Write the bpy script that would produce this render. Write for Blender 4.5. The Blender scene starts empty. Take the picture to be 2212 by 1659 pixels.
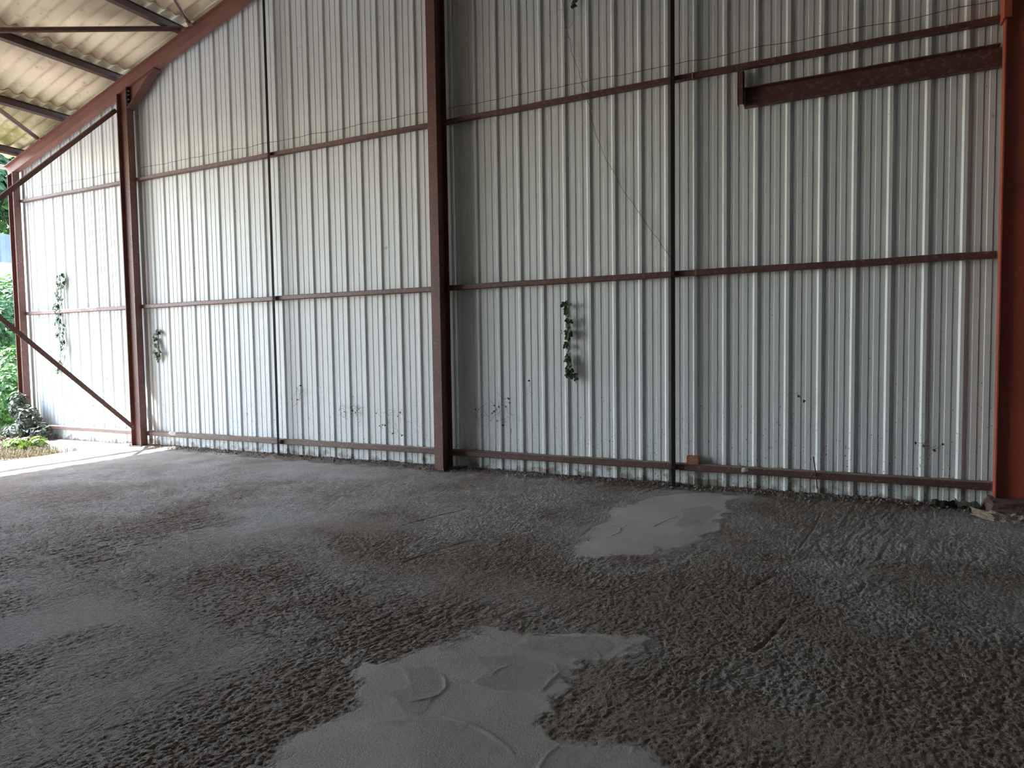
import bpy, math, random
import numpy as np
from mathutils import Vector, Matrix, Quaternion

# ------------------------------------------------------------------ camera, world, sun, exposure
SC = bpy.context.scene
COL = SC.collection
F_PX = 1465.06
CAM = Vector((3.428, -6.229, 1.281))
YAW, PITCH, ROLL = 0.45562, -0.05283, -0.01474

def cam_axes():
    cy, sy = math.cos(YAW), math.sin(YAW)
    fwd = Vector((-sy * math.cos(PITCH), cy * math.cos(PITCH), math.sin(PITCH)))
    r = Vector((cy, sy, 0.0)); up = r.cross(fwd)
    r2 = r * math.cos(ROLL) + up * math.sin(ROLL)
    return r2, r2.cross(fwd), fwd

_r, _u, _f = cam_axes()
cd = bpy.data.cameras.new('camera'); cam = bpy.data.objects.new('camera', cd); COL.objects.link(cam)
cd.sensor_fit = 'HORIZONTAL'; cd.sensor_width = 36.0; cd.lens = F_PX / 2212.0 * 36.0
cd.clip_start = 0.05; cd.clip_end = 300
m = Matrix((_r, _u, -_f)).transposed().to_4x4(); m.translation = CAM
cam.matrix_world = m
SC.camera = cam

SUN_DIR = Vector((1.0, 0.21, -1.218)).normalized()      # direction the light travels
sd = bpy.data.lights.new('sun', 'SUN'); sun = bpy.data.objects.new('sun', sd); COL.objects.link(sun)
sd.energy = 6.0; sd.angle = math.radians(0.6); sd.color = (0.97, 0.985, 1.0)
sun.rotation_mode = 'QUATERNION'; sun.rotation_quaternion = Vector((0, 0, -1)).rotation_difference(SUN_DIR)
sun.location = (-20, -5, 24)

W = bpy.data.worlds.new('sky'); SC.world = W; W.use_nodes = True
wn = W.node_tree; wn.nodes.clear()
sky = wn.nodes.new('ShaderNodeTexSky'); sky.sky_type = 'NISHITA'; sky.sun_disc = False
sky.sun_elevation = math.radians(49.7); sky.sun_rotation = math.atan2(-1, -0.25)
sky.air_density = 1.0; sky.dust_density = 1.0; sky.ozone_density = 1.0
bg = wn.nodes.new('ShaderNodeBackground'); bg.inputs[1].default_value = 0.43
wo = wn.nodes.new('ShaderNodeOutputWorld')
wn.links.new(sky.outputs[0], bg.inputs[0]); wn.links.new(bg.outputs[0], wo.inputs[0])

vs = SC.view_settings
vs.view_transform = 'Standard'; vs.look = 'None'; vs.gamma = 1.0; vs.use_curve_mapping = False
vs.exposure = 2.24
SC.cycles.diffuse_bounces = 7; SC.cycles.max_bounces = 10
SC.cycles.use_denoising = True
SC.cycles.sample_clamp_indirect = 8.0

# ------------------------------------------------------------------ helpers
rng = random.Random(7)

class MB:
    """collects shapes into one mesh"""
    def __init__(s): s.v = []; s.f = []; s.mi = []
    def add(s, vs_, fs, mi=0):
        b = len(s.v); s.v += [tuple(p) for p in vs_]
        s.f += [tuple(i + b for i in f) for f in fs]; s.mi += [mi] * len(fs)
    def box(s, x0, x1, y0, y1, z0, z1, mi=0, top_mi=None):
        v = [(x0,y0,z0),(x1,y0,z0),(x1,y1,z0),(x0,y1,z0),(x0,y0,z1),(x1,y0,z1),(x1,y1,z1),(x0,y1,z1)]
        f = [(0,3,2,1),(0,1,5,4),(1,2,6,5),(2,3,7,6),(3,0,4,7)]
        s.add(v, f, mi); s.add(v[4:], [(0,1,2,3)], mi if top_mi is None else top_mi)
    def prism(s, poly, a, ex, ey, ez, length, mi=0, cap=True):
        """poly (u,v) in plane ex,ey at a, extruded along ez"""
        a, ex, ey, ez = Vector(a), Vector(ex), Vector(ey), Vector(ez)
        n = len(poly)
        v = [a + ex * p[0] + ey * p[1] for p in poly] + [a + ex * p[0] + ey * p[1] + ez * length for p in poly]
        f = [(i, (i + 1) % n, n + (i + 1) % n, n + i) for i in range(n)]
        if cap: f += [tuple(reversed(range(n))), tuple(range(n, 2 * n))]
        s.add(v, f, mi)
    def tube(s, pts, r, n=6, mi=0, cap=True):
        pts = [Vector(p) for p in pts]; rs = r if isinstance(r, (list, tuple)) else [r] * len(pts)
        rings = []
        up = Vector((0, 0, 1))
        for i, p in enumerate(pts):
            d = (pts[min(i + 1, len(pts) - 1)] - pts[max(i - 1, 0)]).normalized()
            a = d.cross(up)
            if a.length < 1e-3: a = d.cross(Vector((1, 0, 0)))
            a.normalize(); b = a.cross(d)
            rings.append([p + (a * math.cos(2*math.pi*k/n) + b * math.sin(2*math.pi*k/n)) * rs[i] for k in range(n)])
        v = [q for rg in rings for q in rg]; f = []
        for i in range(len(pts) - 1):
            for k in range(n):
                f.append((i*n+k, i*n+(k+1) % n, (i+1)*n+(k+1) % n, (i+1)*n+k))
        if cap: f += [tuple(reversed(range(n))), tuple(range((len(pts)-1)*n, len(pts)*n))]
        s.add(v, f, mi)
    def build(s, name, mat, parent=None, smooth=False):
        me = bpy.data.meshes.new(name); me.from_pydata(s.v, [], s.f)
        mats = mat if isinstance(mat, (list, tuple)) else [mat]
        for mm in mats: me.materials.append(mm)
        if len(mats) > 1: me.polygons.foreach_set('material_index', s.mi)
        if smooth: me.polygons.foreach_set('use_smooth', [True] * len(me.polygons))
        me.update()
        o = bpy.data.objects.new(name, me); COL.objects.link(o)
        if parent:
            o.parent = parent; o.matrix_parent_inverse = parent.matrix_world.inverted()
        return o

def tag(o, label, cat, group=None, kind=None):
    o['label'] = label; o['category'] = cat
    if group: o['group'] = group
    if kind: o['kind'] = kind
    return o
def thing(name, loc, label, cat, group=None):
    o = bpy.data.objects.new(name, None); COL.objects.link(o); o.location = loc
    o.empty_display_size = 0.1
    o.matrix_world = Matrix.Translation(loc)
    return tag(o, label, cat, group)
def struct(o):
    o['kind'] = 'structure'; return o

def ibeam(h, b, tf, tw):
    """I section outline; web along v, flanges along u"""
    hb, hh, ht = b/2, h/2, tw/2
    return [(-hb,-hh),(hb,-hh),(hb,-hh+tf),(ht,-hh+tf),(ht,hh-tf),(hb,hh-tf),(hb,hh),(-hb,hh),(-hb,hh-tf),(-ht,hh-tf),(-ht,-hh+tf),(-hb,-hh+tf)]

# ---- materials
def mat_new(name):
    mt = bpy.data.materials.new(name); mt.use_nodes = True
    nt = mt.node_tree; nt.nodes.clear()
    out = nt.nodes.new('ShaderNodeOutputMaterial'); b = nt.nodes.new('ShaderNodeBsdfPrincipled')
    nt.links.new(b.outputs[0], out.inputs[0])
    return mt, nt, b
def N(nt, typ, **kw):
    n = nt.nodes.new(typ)
    for k, v in kw.items():
        if k.startswith('i_'):
            n.inputs[int(k[2:])].default_value = v
        else: setattr(n, k, v)
    return n
def noise(nt, co, scale, detail=4, rough=0.55, dist=0.0):
    n = nt.nodes.new('ShaderNodeTexNoise')
    n.inputs['Scale'].default_value = scale; n.inputs['Detail'].default_value = detail
    n.inputs['Roughness'].default_value = rough; n.inputs['Distortion'].default_value = dist
    nt.links.new(co, n.inputs['Vector']); return n.outputs['Fac']
def ramp(nt, fac, stops):
    r = nt.nodes.new('ShaderNodeValToRGB'); nt.links.new(fac, r.inputs[0])
    el = r.color_ramp.elements
    while len(el) < len(stops): el.new(0.5)
    for e, (p, c) in zip(el, stops):
        e.position = p; e.color = (*c, 1) if not isinstance(c, (int, float)) else (c, c, c, 1)
    return r.outputs[0]
def mix(nt, fac, a, b, mode='MIX'):
    n = nt.nodes.new('ShaderNodeMix'); n.data_type = 'RGBA'; n.blend_type = mode
    if isinstance(fac, (int, float)): n.inputs[0].default_value = fac
    else: nt.links.new(fac, n.inputs[0])
    for i, x in ((6, a), (7, b)):
        if isinstance(x, tuple): n.inputs[i].default_value = (*x, 1)
        else: nt.links.new(x, n.inputs[i])
    return n.outputs[2]
def mth(nt, op, a, b=None, clamp=False):
    n = nt.nodes.new('ShaderNodeMath'); n.operation = op; n.use_clamp = clamp
    for i, x in enumerate((a, b)):
        if x is None: continue
        if isinstance(x, (int, float)): n.inputs[i].default_value = x
        else: nt.links.new(x, n.inputs[i])
    return n.outputs[0]
def coords(nt, scale=None):
    g = nt.nodes.new('ShaderNodeNewGeometry')
    if scale is None: return g.outputs['Position']
    mp = nt.nodes.new('ShaderNodeMapping'); mp.inputs['Scale'].default_value = scale
    nt.links.new(g.outputs['Position'], mp.inputs['Vector']); return mp.outputs[0]
def bump(nt, b, h, strength=0.5, dist=0.01):
    n = nt.nodes.new('ShaderNodeBump'); n.inputs['Strength'].default_value = strength
    n.inputs['Distance'].default_value = dist
    nt.links.new(h, n.inputs['Height']); nt.links.new(n.outputs[0], b.inputs['Normal'])

def painted_steel(name, base, worn, rust, wear=0.5, rough=0.55, fleck=None):
    """old brown primer, scuffed paler along the faces, with rust and mortar flecks"""
    mt, nt, b = mat_new(name)
    co = coords(nt)
    big = noise(nt, co, 3.0, 5); fine = noise(nt, co, 28, 5, 0.65)
    c = mix(nt, ramp(nt, big, [(0.35, 0.0), (0.7, 1.0)]), base, rust)
    c = mix(nt, ramp(nt, fine, [(0.5 + 0.1*(1-wear), 0.0), (0.72, 1.0)]), c, worn)
    if fleck:
        fl = noise(nt, co, 60, 2, 0.5)
        msk = noise(nt, co, 4.0, 2)
        fm = mth(nt, 'MULTIPLY', ramp(nt, fl, [(0.66, 0.0), (0.70, 1.0)]), ramp(nt, msk, [(0.45, 0.0), (0.55, 1.0)]))
        c = mix(nt, fm, c, fleck)
    nt.links.new(c, b.inputs['Base Color'])
    b.inputs['Roughness'].default_value = rough
    bump(nt, b, fine, 0.25, 0.004)
    return mt

M = {}
M['brown'] = painted_steel('brown_primer_steel', (0.150, 0.062, 0.045), (0.23, 0.125, 0.098), (0.105, 0.045, 0.034))
M['rafter'] = painted_steel('reddish_brown_steel', (0.215, 0.085, 0.060), (0.27, 0.135, 0.105), (0.165, 0.062, 0.044), 0.2)
M['rail'] = painted_steel('scuffed_brown_rail_steel', (0.120, 0.052, 0.040), (0.24, 0.140, 0.112), (0.085, 0.036, 0.028), 0.8)
M['rail_low'] = painted_steel('mortar_spattered_rail_steel', (0.120, 0.060, 0.053), (0.20, 0.125, 0.112), (0.085, 0.040, 0.034), 0.6, fleck=(0.45, 0.42, 0.38))
M['dark'] = painted_steel('dark_brown_steel', (0.050, 0.030, 0.024), (0.085, 0.055, 0.045), (0.040, 0.022, 0.017), 0.3)
M['red'] = painted_steel('red_lead_steel', (0.40, 0.085, 0.045), (0.45, 0.12, 0.07), (0.31, 0.065, 0.035), 0.3)
M['purlin'] = painted_steel('dull_brown_steel', (0.085, 0.042, 0.033), (0.12, 0.07, 0.058), (0.06, 0.032, 0.025), 0.3)
M['black'] = painted_steel('black_steel_bar', (0.016, 0.012, 0.010), (0.030, 0.022, 0.018), (0.012, 0.009, 0.007), 0.2, 0.8)
M['black'].node_tree.nodes['Principled BSDF'].inputs['Specular IOR Level'].default_value = 0.15
M['bolt'] = painted_steel('bolt_steel', (0.16, 0.13, 0.11), (0.3, 0.26, 0.22), (0.08, 0.05, 0.04), 0.5)

def mat_plain(name, c1, c2, scale=12, rough=0.85, bstr=0.4, bdist=0.01):
    mt, nt, b = mat_new(name); co = coords(nt)
    n = noise(nt, co, scale, 5, 0.6)
    nt.links.new(mix(nt, ramp(nt, n, [(0.35, 0.0), (0.68, 1.0)]), c1, c2), b.inputs['Base Color'])
    b.inputs['Roughness'].default_value = rough
    bump(nt, b, n, bstr, bdist); return mt
M['dust'] = mat_plain('settled_tan_dust', (0.22, 0.16, 0.105), (0.30, 0.23, 0.16), 30)
M['concrete'] = mat_plain('pale_concrete', (0.40, 0.38, 0.34), (0.55, 0.53, 0.49), 14)
M['pedestal'] = mat_plain('red_brown_stained_concrete', (0.085, 0.045, 0.035), (0.14, 0.085, 0.065), 30, bstr=0.9, bdist=0.02)
M['clay'] = mat_plain('yellowish_clay', (0.20, 0.160, 0.105), (0.27, 0.22, 0.15), 22, bstr=0.9, bdist=0.03)
M['soil'] = mat_plain('dry_brown_soil', (0.06, 0.042, 0.03), (0.15, 0.11, 0.08), 9, bstr=0.8, bdist=0.05)
M['grit'] = mat_plain('brown_grit', (0.17, 0.13, 0.095), (0.30, 0.25, 0.20), 60, bstr=0.3)
M['brick'] = mat_plain('orange_brick', (0.36, 0.145, 0.075), (0.48, 0.22, 0.12), 40, bstr=0.5, bdist=0.004)
M['mortar'] = mat_plain('crumbly_mortar', (0.40, 0.37, 0.32), (0.55, 0.52, 0.46), 40, bstr=0.8, bdist=0.01)
M['bark'] = mat_plain('dark_rotten_wood', (0.020, 0.017, 0.012), (0.07, 0.06, 0.042), 60, bstr=0.8, bdist=0.01)
M['stem'] = mat_plain('dry_brown_stem', (0.07, 0.045, 0.028), (0.15, 0.105, 0.07), 50)
M['stemgrey'] = mat_plain('grey_dry_creeper', (0.10, 0.08, 0.06), (0.18, 0.15, 0.11), 50)
M['wire'] = mat_plain('rusty_wire', (0.05, 0.035, 0.025), (0.09, 0.065, 0.05), 50)
M['gutter'] = mat_plain('pale_gutter_plastic', (0.50, 0.46, 0.40), (0.60, 0.56, 0.50), 6, bstr=0.1)
M['innerwall'] = mat_plain('far_wall_sheeting', (0.05, 0.05, 0.047), (0.08, 0.078, 0.07), 3, bstr=0.1)  # near-black so the unseen walls bounce little light
M['fence'] = mat_plain('blue_grey_fence_sheet', (0.19, 0.205, 0.235), (0.25, 0.265, 0.295), 3, bstr=0.1)
M['palestone'] = mat_plain('pale_stone', (0.6, 0.58, 0.54), (0.75, 0.73, 0.69), 5)

def ground_material():
    mt, nt, b = mat_new('soil_and_pale_reflector'); co = coords(nt)
    sep = nt.nodes.new('ShaderNodeSeparateXYZ'); nt.links.new(co, sep.inputs[0])
    n = noise(nt, co, 9, 5, 0.6); big = noise(nt, co, 0.8, 4, 0.6)
    soil = mix(nt, ramp(nt, n, [(0.35, 0.0), (0.68, 1.0)]), (0.06, 0.042, 0.03), (0.15, 0.11, 0.08))
    bounce_col = mix(nt, ramp(nt, noise(nt, co, 40, 4), [(0.35, 0.0), (0.65, 1.0)]), (0.46, 0.43, 0.38), (0.62, 0.59, 0.54))
    e = mth(nt, 'MULTIPLY', mth(nt, 'SUBTRACT', mth(nt, 'ADD', mth(nt, 'MULTIPLY', sep.outputs[0], -1.0), big), 9.1), 6, True)
    fy = mth(nt, 'MULTIPLY', mth(nt, 'SUBTRACT', -0.4, sep.outputs[1]), 2.0, True)      # unseen pale yard added to bounce light onto roof, grassy bank beyond the corner
    e = mth(nt, 'MULTIPLY', e, fy)
    gr = mth(nt, 'MULTIPLY', mth(nt, 'SUBTRACT', mth(nt, 'MULTIPLY', sep.outputs[0], -1.0), 8.6), 2.0, True)
    soil = mix(nt, gr, soil, mix(nt, ramp(nt, n, [(0.35, 0.0), (0.65, 1.0)]), (0.05, 0.085, 0.025), (0.12, 0.16, 0.06)))
    nt.links.new(mix(nt, e, soil, bounce_col), b.inputs['Base Color']); b.inputs['Roughness'].default_value = 0.9
    bump(nt, b, n, 0.8, 0.05); return mt
M['ground'] = ground_material()

def leaf_mat(name, c1, c2, c3, rough=0.5, transl=0.25):
    mt, nt, b = mat_new(name); co = coords(nt)
    n = noise(nt, co, 14, 3); n2 = noise(nt, co, 60, 2)
    c = mix(nt, ramp(nt, n, [(0.35, 0.0), (0.65, 1.0)]), c1, c2)
    c = mix(nt, ramp(nt, n2, [(0.62, 0.0), (0.7, 1.0)]), c, c3)
    nt.links.new(c, b.inputs['Base Color']); b.inputs['Roughness'].default_value = rough
    tr = nt.nodes.new('ShaderNodeBsdfTranslucent'); nt.links.new(c, tr.inputs[0])
    ms = nt.nodes.new('ShaderNodeMixShader'); ms.inputs[0].default_value = transl
    out = [x for x in nt.nodes if x.type == 'OUTPUT_MATERIAL'][0]
    nt.links.new(b.outputs[0], ms.inputs[1]); nt.links.new(tr.outputs[0], ms.inputs[2])
    nt.links.new(ms.outputs[0], out.inputs[0]); return mt
M['ivy'] = leaf_mat('dark_ivy_leaf', (0.030, 0.060, 0.024), (0.075, 0.120, 0.055), (0.20, 0.19, 0.08))
M['ivy_dusty'] = leaf_mat('dusty_ivy_leaf', (0.045, 0.06, 0.035), (0.10, 0.115, 0.075), (0.16, 0.15, 0.10))
M['bush'] = leaf_mat('bush_leaf', (0.045, 0.120, 0.022), (0.115, 0.240, 0.050), (0.20, 0.32, 0.09), transl=0.35)
M['bush2'] = leaf_mat('dark_bush_leaf', (0.025, 0.075, 0.020), (0.065, 0.150, 0.040), (0.14, 0.24, 0.08), transl=0.35)
M['weed'] = leaf_mat('bright_weed_leaf', (0.09, 0.16, 0.02), (0.16, 0.25, 0.035), (0.24, 0.30, 0.08), transl=0.4)
M['dryleaf'] = leaf_mat('dry_leaf', (0.11, 0.07, 0.045), (0.20, 0.14, 0.095), (0.27, 0.21, 0.15), transl=0.2)
M['drygrass'] = leaf_mat('dry_grass', (0.16, 0.125, 0.065), (0.24, 0.20, 0.115), (0.12, 0.14, 0.05), transl=0.2)

# ---- wall sheeting: off-white coated steel, splashes and scuffs that sit on it
def sheet_material():
    mt, nt, b = mat_new('white_coated_sheet')
    co = coords(nt)
    sep = nt.nodes.new('ShaderNodeSeparateXYZ'); nt.links.new(co, sep.inputs[0]); z = sep.outputs[2]
    col = mix(nt, noise(nt, co, 1.3, 3), (0.635, 0.660, 0.648), (0.715, 0.742, 0.730))
    # vertical run marks
    run = noise(nt, coords(nt, (22, 22, 0.7)), 1.0, 4, 0.6)
    col = mix(nt, mth(nt, 'MULTIPLY', ramp(nt, run, [(0.58, 0.0), (0.78, 1.0)]), 0.12), col, (0.40, 0.37, 0.31))
    # dark splash flecks, densest low on the sheets
    lowm = N(nt, 'ShaderNodeMapRange', i_1=0.05, i_2=1.25, i_3=1.0, i_4=0.0); nt.links.new(z, lowm.inputs[0])
    fl = noise(nt, coords(nt, (1, 1, 0.7)), 75, 2, 0.5)
    th = mth(nt, 'SUBTRACT', 0.725, mth(nt, 'MULTIPLY', lowm.outputs[0], 0.085))
    flm = mth(nt, 'MULTIPLY', mth(nt, 'SUBTRACT', fl, th), 40, True)
    col = mix(nt, mth(nt, 'MULTIPLY', flm, 0.85), col, (0.055, 0.040, 0.030))
    # thin tangled trails left by dead creeper
    wv = nt.nodes.new('ShaderNodeTexNoise'); wv.inputs['Scale'].default_value = 7; wv.inputs['Detail'].default_value = 3
    wv.inputs['Distortion'].default_value = 1.6; nt.links.new(co, wv.inputs['Vector'])
    line = mth(nt, 'LESS_THAN', mth(nt, 'ABSOLUTE', mth(nt, 'SUBTRACT', wv.outputs['Fac'], 0.5)), 0.006)
    band = N(nt, 'ShaderNodeMapRange', i_1=0.25, i_2=0.55, i_3=0.0, i_4=1.0); nt.links.new(z, band.inputs[0])
    band2 = N(nt, 'ShaderNodeMapRange', i_1=0.55, i_2=0.95, i_3=1.0, i_4=0.0); nt.links.new(z, band2.inputs[0])
    msk = mth(nt, 'MULTIPLY', mth(nt, 'MULTIPLY', band.outputs[0], band2.outputs[0]), ramp(nt, noise(nt, co, 2.2, 2), [(0.52, 0.0), (0.6, 1.0)]))
    brk = ramp(nt, noise(nt, co, 30, 2), [(0.48, 0.0), (0.55, 1.0)])
    col = mix(nt, mth(nt, 'MULTIPLY', mth(nt, 'MULTIPLY', line, msk), mth(nt, 'MULTIPLY', brk, 0.7)), col, (0.09, 0.065, 0.045))
    # mud crust along the bottom edge
    mud = N(nt, 'ShaderNodeMapRange', i_1=0.0, i_2=0.16, i_3=0.62, i_4=0.30); nt.links.new(z, mud.inputs[0])
    mm = mth(nt, 'MULTIPLY', mth(nt, 'SUBTRACT', mud.outputs[0], noise(nt, co, 9, 4)), 9, True)
    col = mix(nt, mth(nt, 'MULTIPLY', mm, 0.8), col, (0.26, 0.20, 0.15))
    nt.links.new(col, b.inputs['Base Color'])
    b.inputs['Roughness'].default_value = 0.5
    b.inputs['Specular IOR Level'].default_value = 0.35
    bump(nt, b, noise(nt, co, 5, 2), 0.06, 0.01)
    return mt
M['sheet'] = sheet_material()

def roof_material():
    mt, nt, b = mat_new('weathered_fibre_cement')
    co = coords(nt)
    sep = nt.nodes.new('ShaderNodeSeparateXYZ'); nt.links.new(co, sep.inputs[0])
    n = noise(nt, coords(nt, (0.6, 1.6, 1)), 2.5, 6, 0.65); n2 = noise(nt, co, 9, 5, 0.6)
    c = mix(nt, ramp(nt, n, [(0.3, 0.0), (0.7, 1.0)]), (0.62, 0.51, 0.36), (0.77, 0.65, 0.48))
    c = mix(nt, ramp(nt, n2, [(0.60, 0.0), (0.70, 0.8)]), c, (0.66, 0.57, 0.43))
    c = mix(nt, ramp(nt, n2, [(0.28, 0.6), (0.40, 0.0)]), c, (0.26, 0.20, 0.12))
    # green algae towards the eave
    mr = N(nt, 'ShaderNodeMapRange', i_1=-6.0, i_2=-7.4, i_3=0.0, i_4=0.9); nt.links.new(sep.outputs[0], mr.inputs[0])
    al = mth(nt, 'MULTIPLY', mr.outputs[0], ramp(nt, noise(nt, co, 4, 5, 0.6), [(0.35, 0.1), (0.6, 1.0)]))
    c = mix(nt, al, c, (0.27, 0.25, 0.06))
    nt.links.new(c, b.inputs['Base Color']); b.inputs['Roughness'].default_value = 0.9
    bump(nt, b, n2, 0.3, 0.006); return mt
M['roof'] = roof_material()
M['roofdark'] = mat_plain('low_bounce_roof_sheet', (0.10, 0.085, 0.065), (0.16, 0.135, 0.10), 6)  # for the unseen right slope, darkened to cut light on the upper right wall

def floor_material():
    mt, nt, b = mat_new('rough_screeded_concrete')
    co = coords(nt)
    at = nt.nodes.new('ShaderNodeAttribute'); at.attribute_name = 'smooth'
    a2 = nt.nodes.new('ShaderNodeAttribute'); a2.attribute_name = 'plate'
    n1 = noise(nt, co, 0.9, 4, 0.55, 0.4); n2 = noise(nt, co, 3.1, 5, 0.6); n3 = noise(nt, co, 55, 4, 0.65)
    c = mix(nt, ramp(nt, n2, [(0.3, 0.0), (0.7, 1.0)]), (0.40, 0.360, 0.315), (0.53, 0.485, 0.43))
    # ochre / brown soaked-in stains
    sp = nt.nodes.new('ShaderNodeSeparateXYZ'); nt.links.new(co, sp.inputs[0])
    ny_ = N(nt, 'ShaderNodeMapRange', i_1=-1.2, i_2=-4.2, i_3=-0.03, i_4=0.24); nt.links.new(sp.outputs[1], ny_.inputs[0])
    c = mix(nt, ramp(nt, mth(nt, 'ADD', n1, ny_.outputs[0]), [(0.44, 0.0), (0.66, 0.9)]), c, (0.260, 0.188, 0.130))
    c = mix(nt, ramp(nt, noise(nt, co, 1.7, 4, 0.6, 0.6), [(0.58, 0.0), (0.70, 0.6)]), c, (0.29, 0.215, 0.18))
    c = mix(nt, mth(nt, 'MULTIPLY', at.outputs['Fac'], 0.78), c, mix(nt, ramp(nt, n2, [(0.35, 0.0), (0.65, 1.0)]), (0.355, 0.315, 0.272), (0.43, 0.388, 0.340)))
    c = mix(nt, a2.outputs['Fac'], c, (0.300, 0.265, 0.228))
    c = mix(nt, ramp(nt, n3, [(0.55, 0.0), (0.75, 0.4)]), c, (0.48, 0.46, 0.43))
    spk = ramp(nt, noise(nt, coords(nt, (1.2, 0.7, 1)), 115, 3, 0.7), [(0.34, 1.0), (0.44, 0.0)])
    c = mix(nt, mth(nt, 'MULTIPLY', spk, mth(nt, 'SUBTRACT', 0.8, mth(nt, 'MULTIPLY', at.outputs['Fac'], 0.7))), c, (0.085, 0.068, 0.052))
    # brown muck swept against the wall foot
    sep = nt.nodes.new('ShaderNodeSeparateXYZ'); nt.links.new(co, sep.inputs[0])
    mr = N(nt, 'ShaderNodeMapRange', i_1=-0.45, i_2=-0.05, i_3=0.0, i_4=0.65); nt.links.new(sep.outputs[1], mr.inputs[0])
    mk = mth(nt, 'MULTIPLY', mth(nt, 'SUBTRACT', mr.outputs[0], mth(nt, 'SUBTRACT', n2, 0.25)), 6, True)
    c = mix(nt, mth(nt, 'MULTIPLY', mk, 0.7), c, (0.15, 0.105, 0.075))
    nt.links.new(c, b.inputs['Base Color'])
    r = nt.nodes.new('ShaderNodeMapRange'); nt.links.new(at.outputs['Fac'], r.inputs[0])
    r.inputs[3].default_value = 0.78; r.inputs[4].default_value = 0.5
    nt.links.new(r.outputs[0], b.inputs['Roughness'])
    pit = ramp(nt, noise(nt, coords(nt, (1.2, 0.85, 1)), 120, 3, 0.6), [(0.37, 0.0), (0.50, 1.0)])
    h = mth(nt, 'MULTIPLY', mth(nt, 'ADD', pit, mth(nt, 'MULTIPLY', noise(nt, co, 240, 3, 0.65), 0.8)), mth(nt, 'SUBTRACT', 1.0, mth(nt, 'MULTIPLY', at.outputs['Fac'], 0.90)))
    bump(nt, b, h, 1.0, 0.008)
    return mt
M['floor'] = floor_material()

# ------------------------------------------------------------------ geometry constants
RX0, RZ0, RS = -8.112, 4.201, 0.2834               # rafter top edge line z = RZ0 + RS (x - RX0)
ANG = math.atan(RS); CA, SA = math.cos(ANG), math.sin(ANG)
RIDGE = -0.385
def rtop(x): return RZ0 + RS * (x - RX0) if x <= RIDGE else RZ0 + RS * (2 * RIDGE - x - RX0)
YF = -8.3                                          # front end of the barn, behind the camera
XR = 7.55                                           # far right wall

# ------------------------------------------------------------------ floor
def vnoise(x, y, seed=0):
    """smooth value noise in 0..1 (numpy arrays)"""
    xi = np.floor(x).astype(np.int64); yi = np.floor(y).astype(np.int64)
    fx = x - xi; fy = y - yi
    fx = fx*fx*(3-2*fx); fy = fy*fy*(3-2*fy)
    def hsh(a, b):
        n = (a * 374761393 + b * 668265263 + seed * 974634777) & 0x7fffffff
        n = ((n ^ (n >> 13)) * 1274126177) & 0x7fffffff
        n = (n ^ (n >> 16)) & 0xffff
        return n / 65535.0
    a = hsh(xi, yi); b_ = hsh(xi+1, yi); c = hsh(xi, yi+1); d = hsh(xi+1, yi+1)
    return (a*(1-fx)+b_*fx)*(1-fy) + (c*(1-fx)+d*fx)*fy
def fbm(x, y, seed, octs=3):
    s = 0; amp = 0.5; tot = 0
    for k in range(octs):
        s = s + amp * vnoise(x * 2**k + 17.3*k, y * 2**k + 5.1*k, seed + k); tot += amp; amp *= 0.5
    return s / tot
def sdf(px, py, poly):
    """signed distance, negative inside"""
    P = np.array(poly); d2 = np.full(px.shape, 1e9); inside = np.zeros(px.shape, bool)
    for i in range(len(P)):
        a = P[i]; b_ = P[(i+1) % len(P)]
        ex, ey = b_ - a; wx, wy = px - a[0], py - a[1]
        t = np.clip((wx*ex + wy*ey) / (ex*ex + ey*ey), 0, 1)
        d2 = np.minimum(d2, (wx - ex*t)**2 + (wy - ey*t)**2)
        if a[1] != b_[1]:
            c = ((a[1] <= py) != (b_[1] <= py)) & (px < (b_[0]-a[0]) * (py - a[1]) / (b_[1]-a[1]) + a[0])
            inside ^= c
    return np.where(inside, -1, 1) * np.sqrt(d2)
SMOOTH = [
 [(1.98,-2.41),(1.88,-2.01),(1.83,-1.58),(1.86,-1.19),(1.92,-0.82),(2.1,-0.43),(2.37,-0.19),(2.66,-0.33),(2.61,-0.96),(2.68,-1.49),(2.54,-1.96),(2.39,-2.08),(2.26,-2.24),(2.14,-2.41)],
 [(1.72,-4.22),(1.7,-4.08),(1.77,-3.94),(1.88,-3.77),(1.91,-3.62),(1.99,-3.47),(2.15,-3.55),(2.3,-3.47),(2.53,-3.4),(2.66,-3.39),(2.58,-3.55),(2.44,-3.68),(2.46,-3.78),(2.47,-3.94),(2.51,-4.1),(2.53,-4.21),(2.65,-4.22),(2.89,-4.22),(3.03,-4.3),(2.89,-4.66),(1.89,-4.83),(1.82,-4.6),(1.82,-4.46),(1.83,-4.34),(1.74,-4.27)],
]
PLATES = [
 [(2.1,-3.84),(2.24,-3.74),(2.44,-3.75),(2.47,-3.86),(2.39,-3.97),(2.28,-4.03),(2.2,-4.02),(2.18,-3.91)],
 [(1.85,-4.04),(1.93,-4.0),(2.03,-4.02),(2.08,-4.08),(2.09,-4.18),(2.09,-4.27),(1.99,-4.27),(1.92,-4.23),(1.94,-4.14)],
 [(2.2,-3.67),(2.22,-3.59),(2.47,-3.45),(2.55,-3.49),(2.5,-3.66),(2.37,-3.69)],
 [(2.3,-0.95),(2.45,-0.75),(2.58,-0.9),(2.5,-1.4),(2.36,-1.45)],
]
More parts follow.
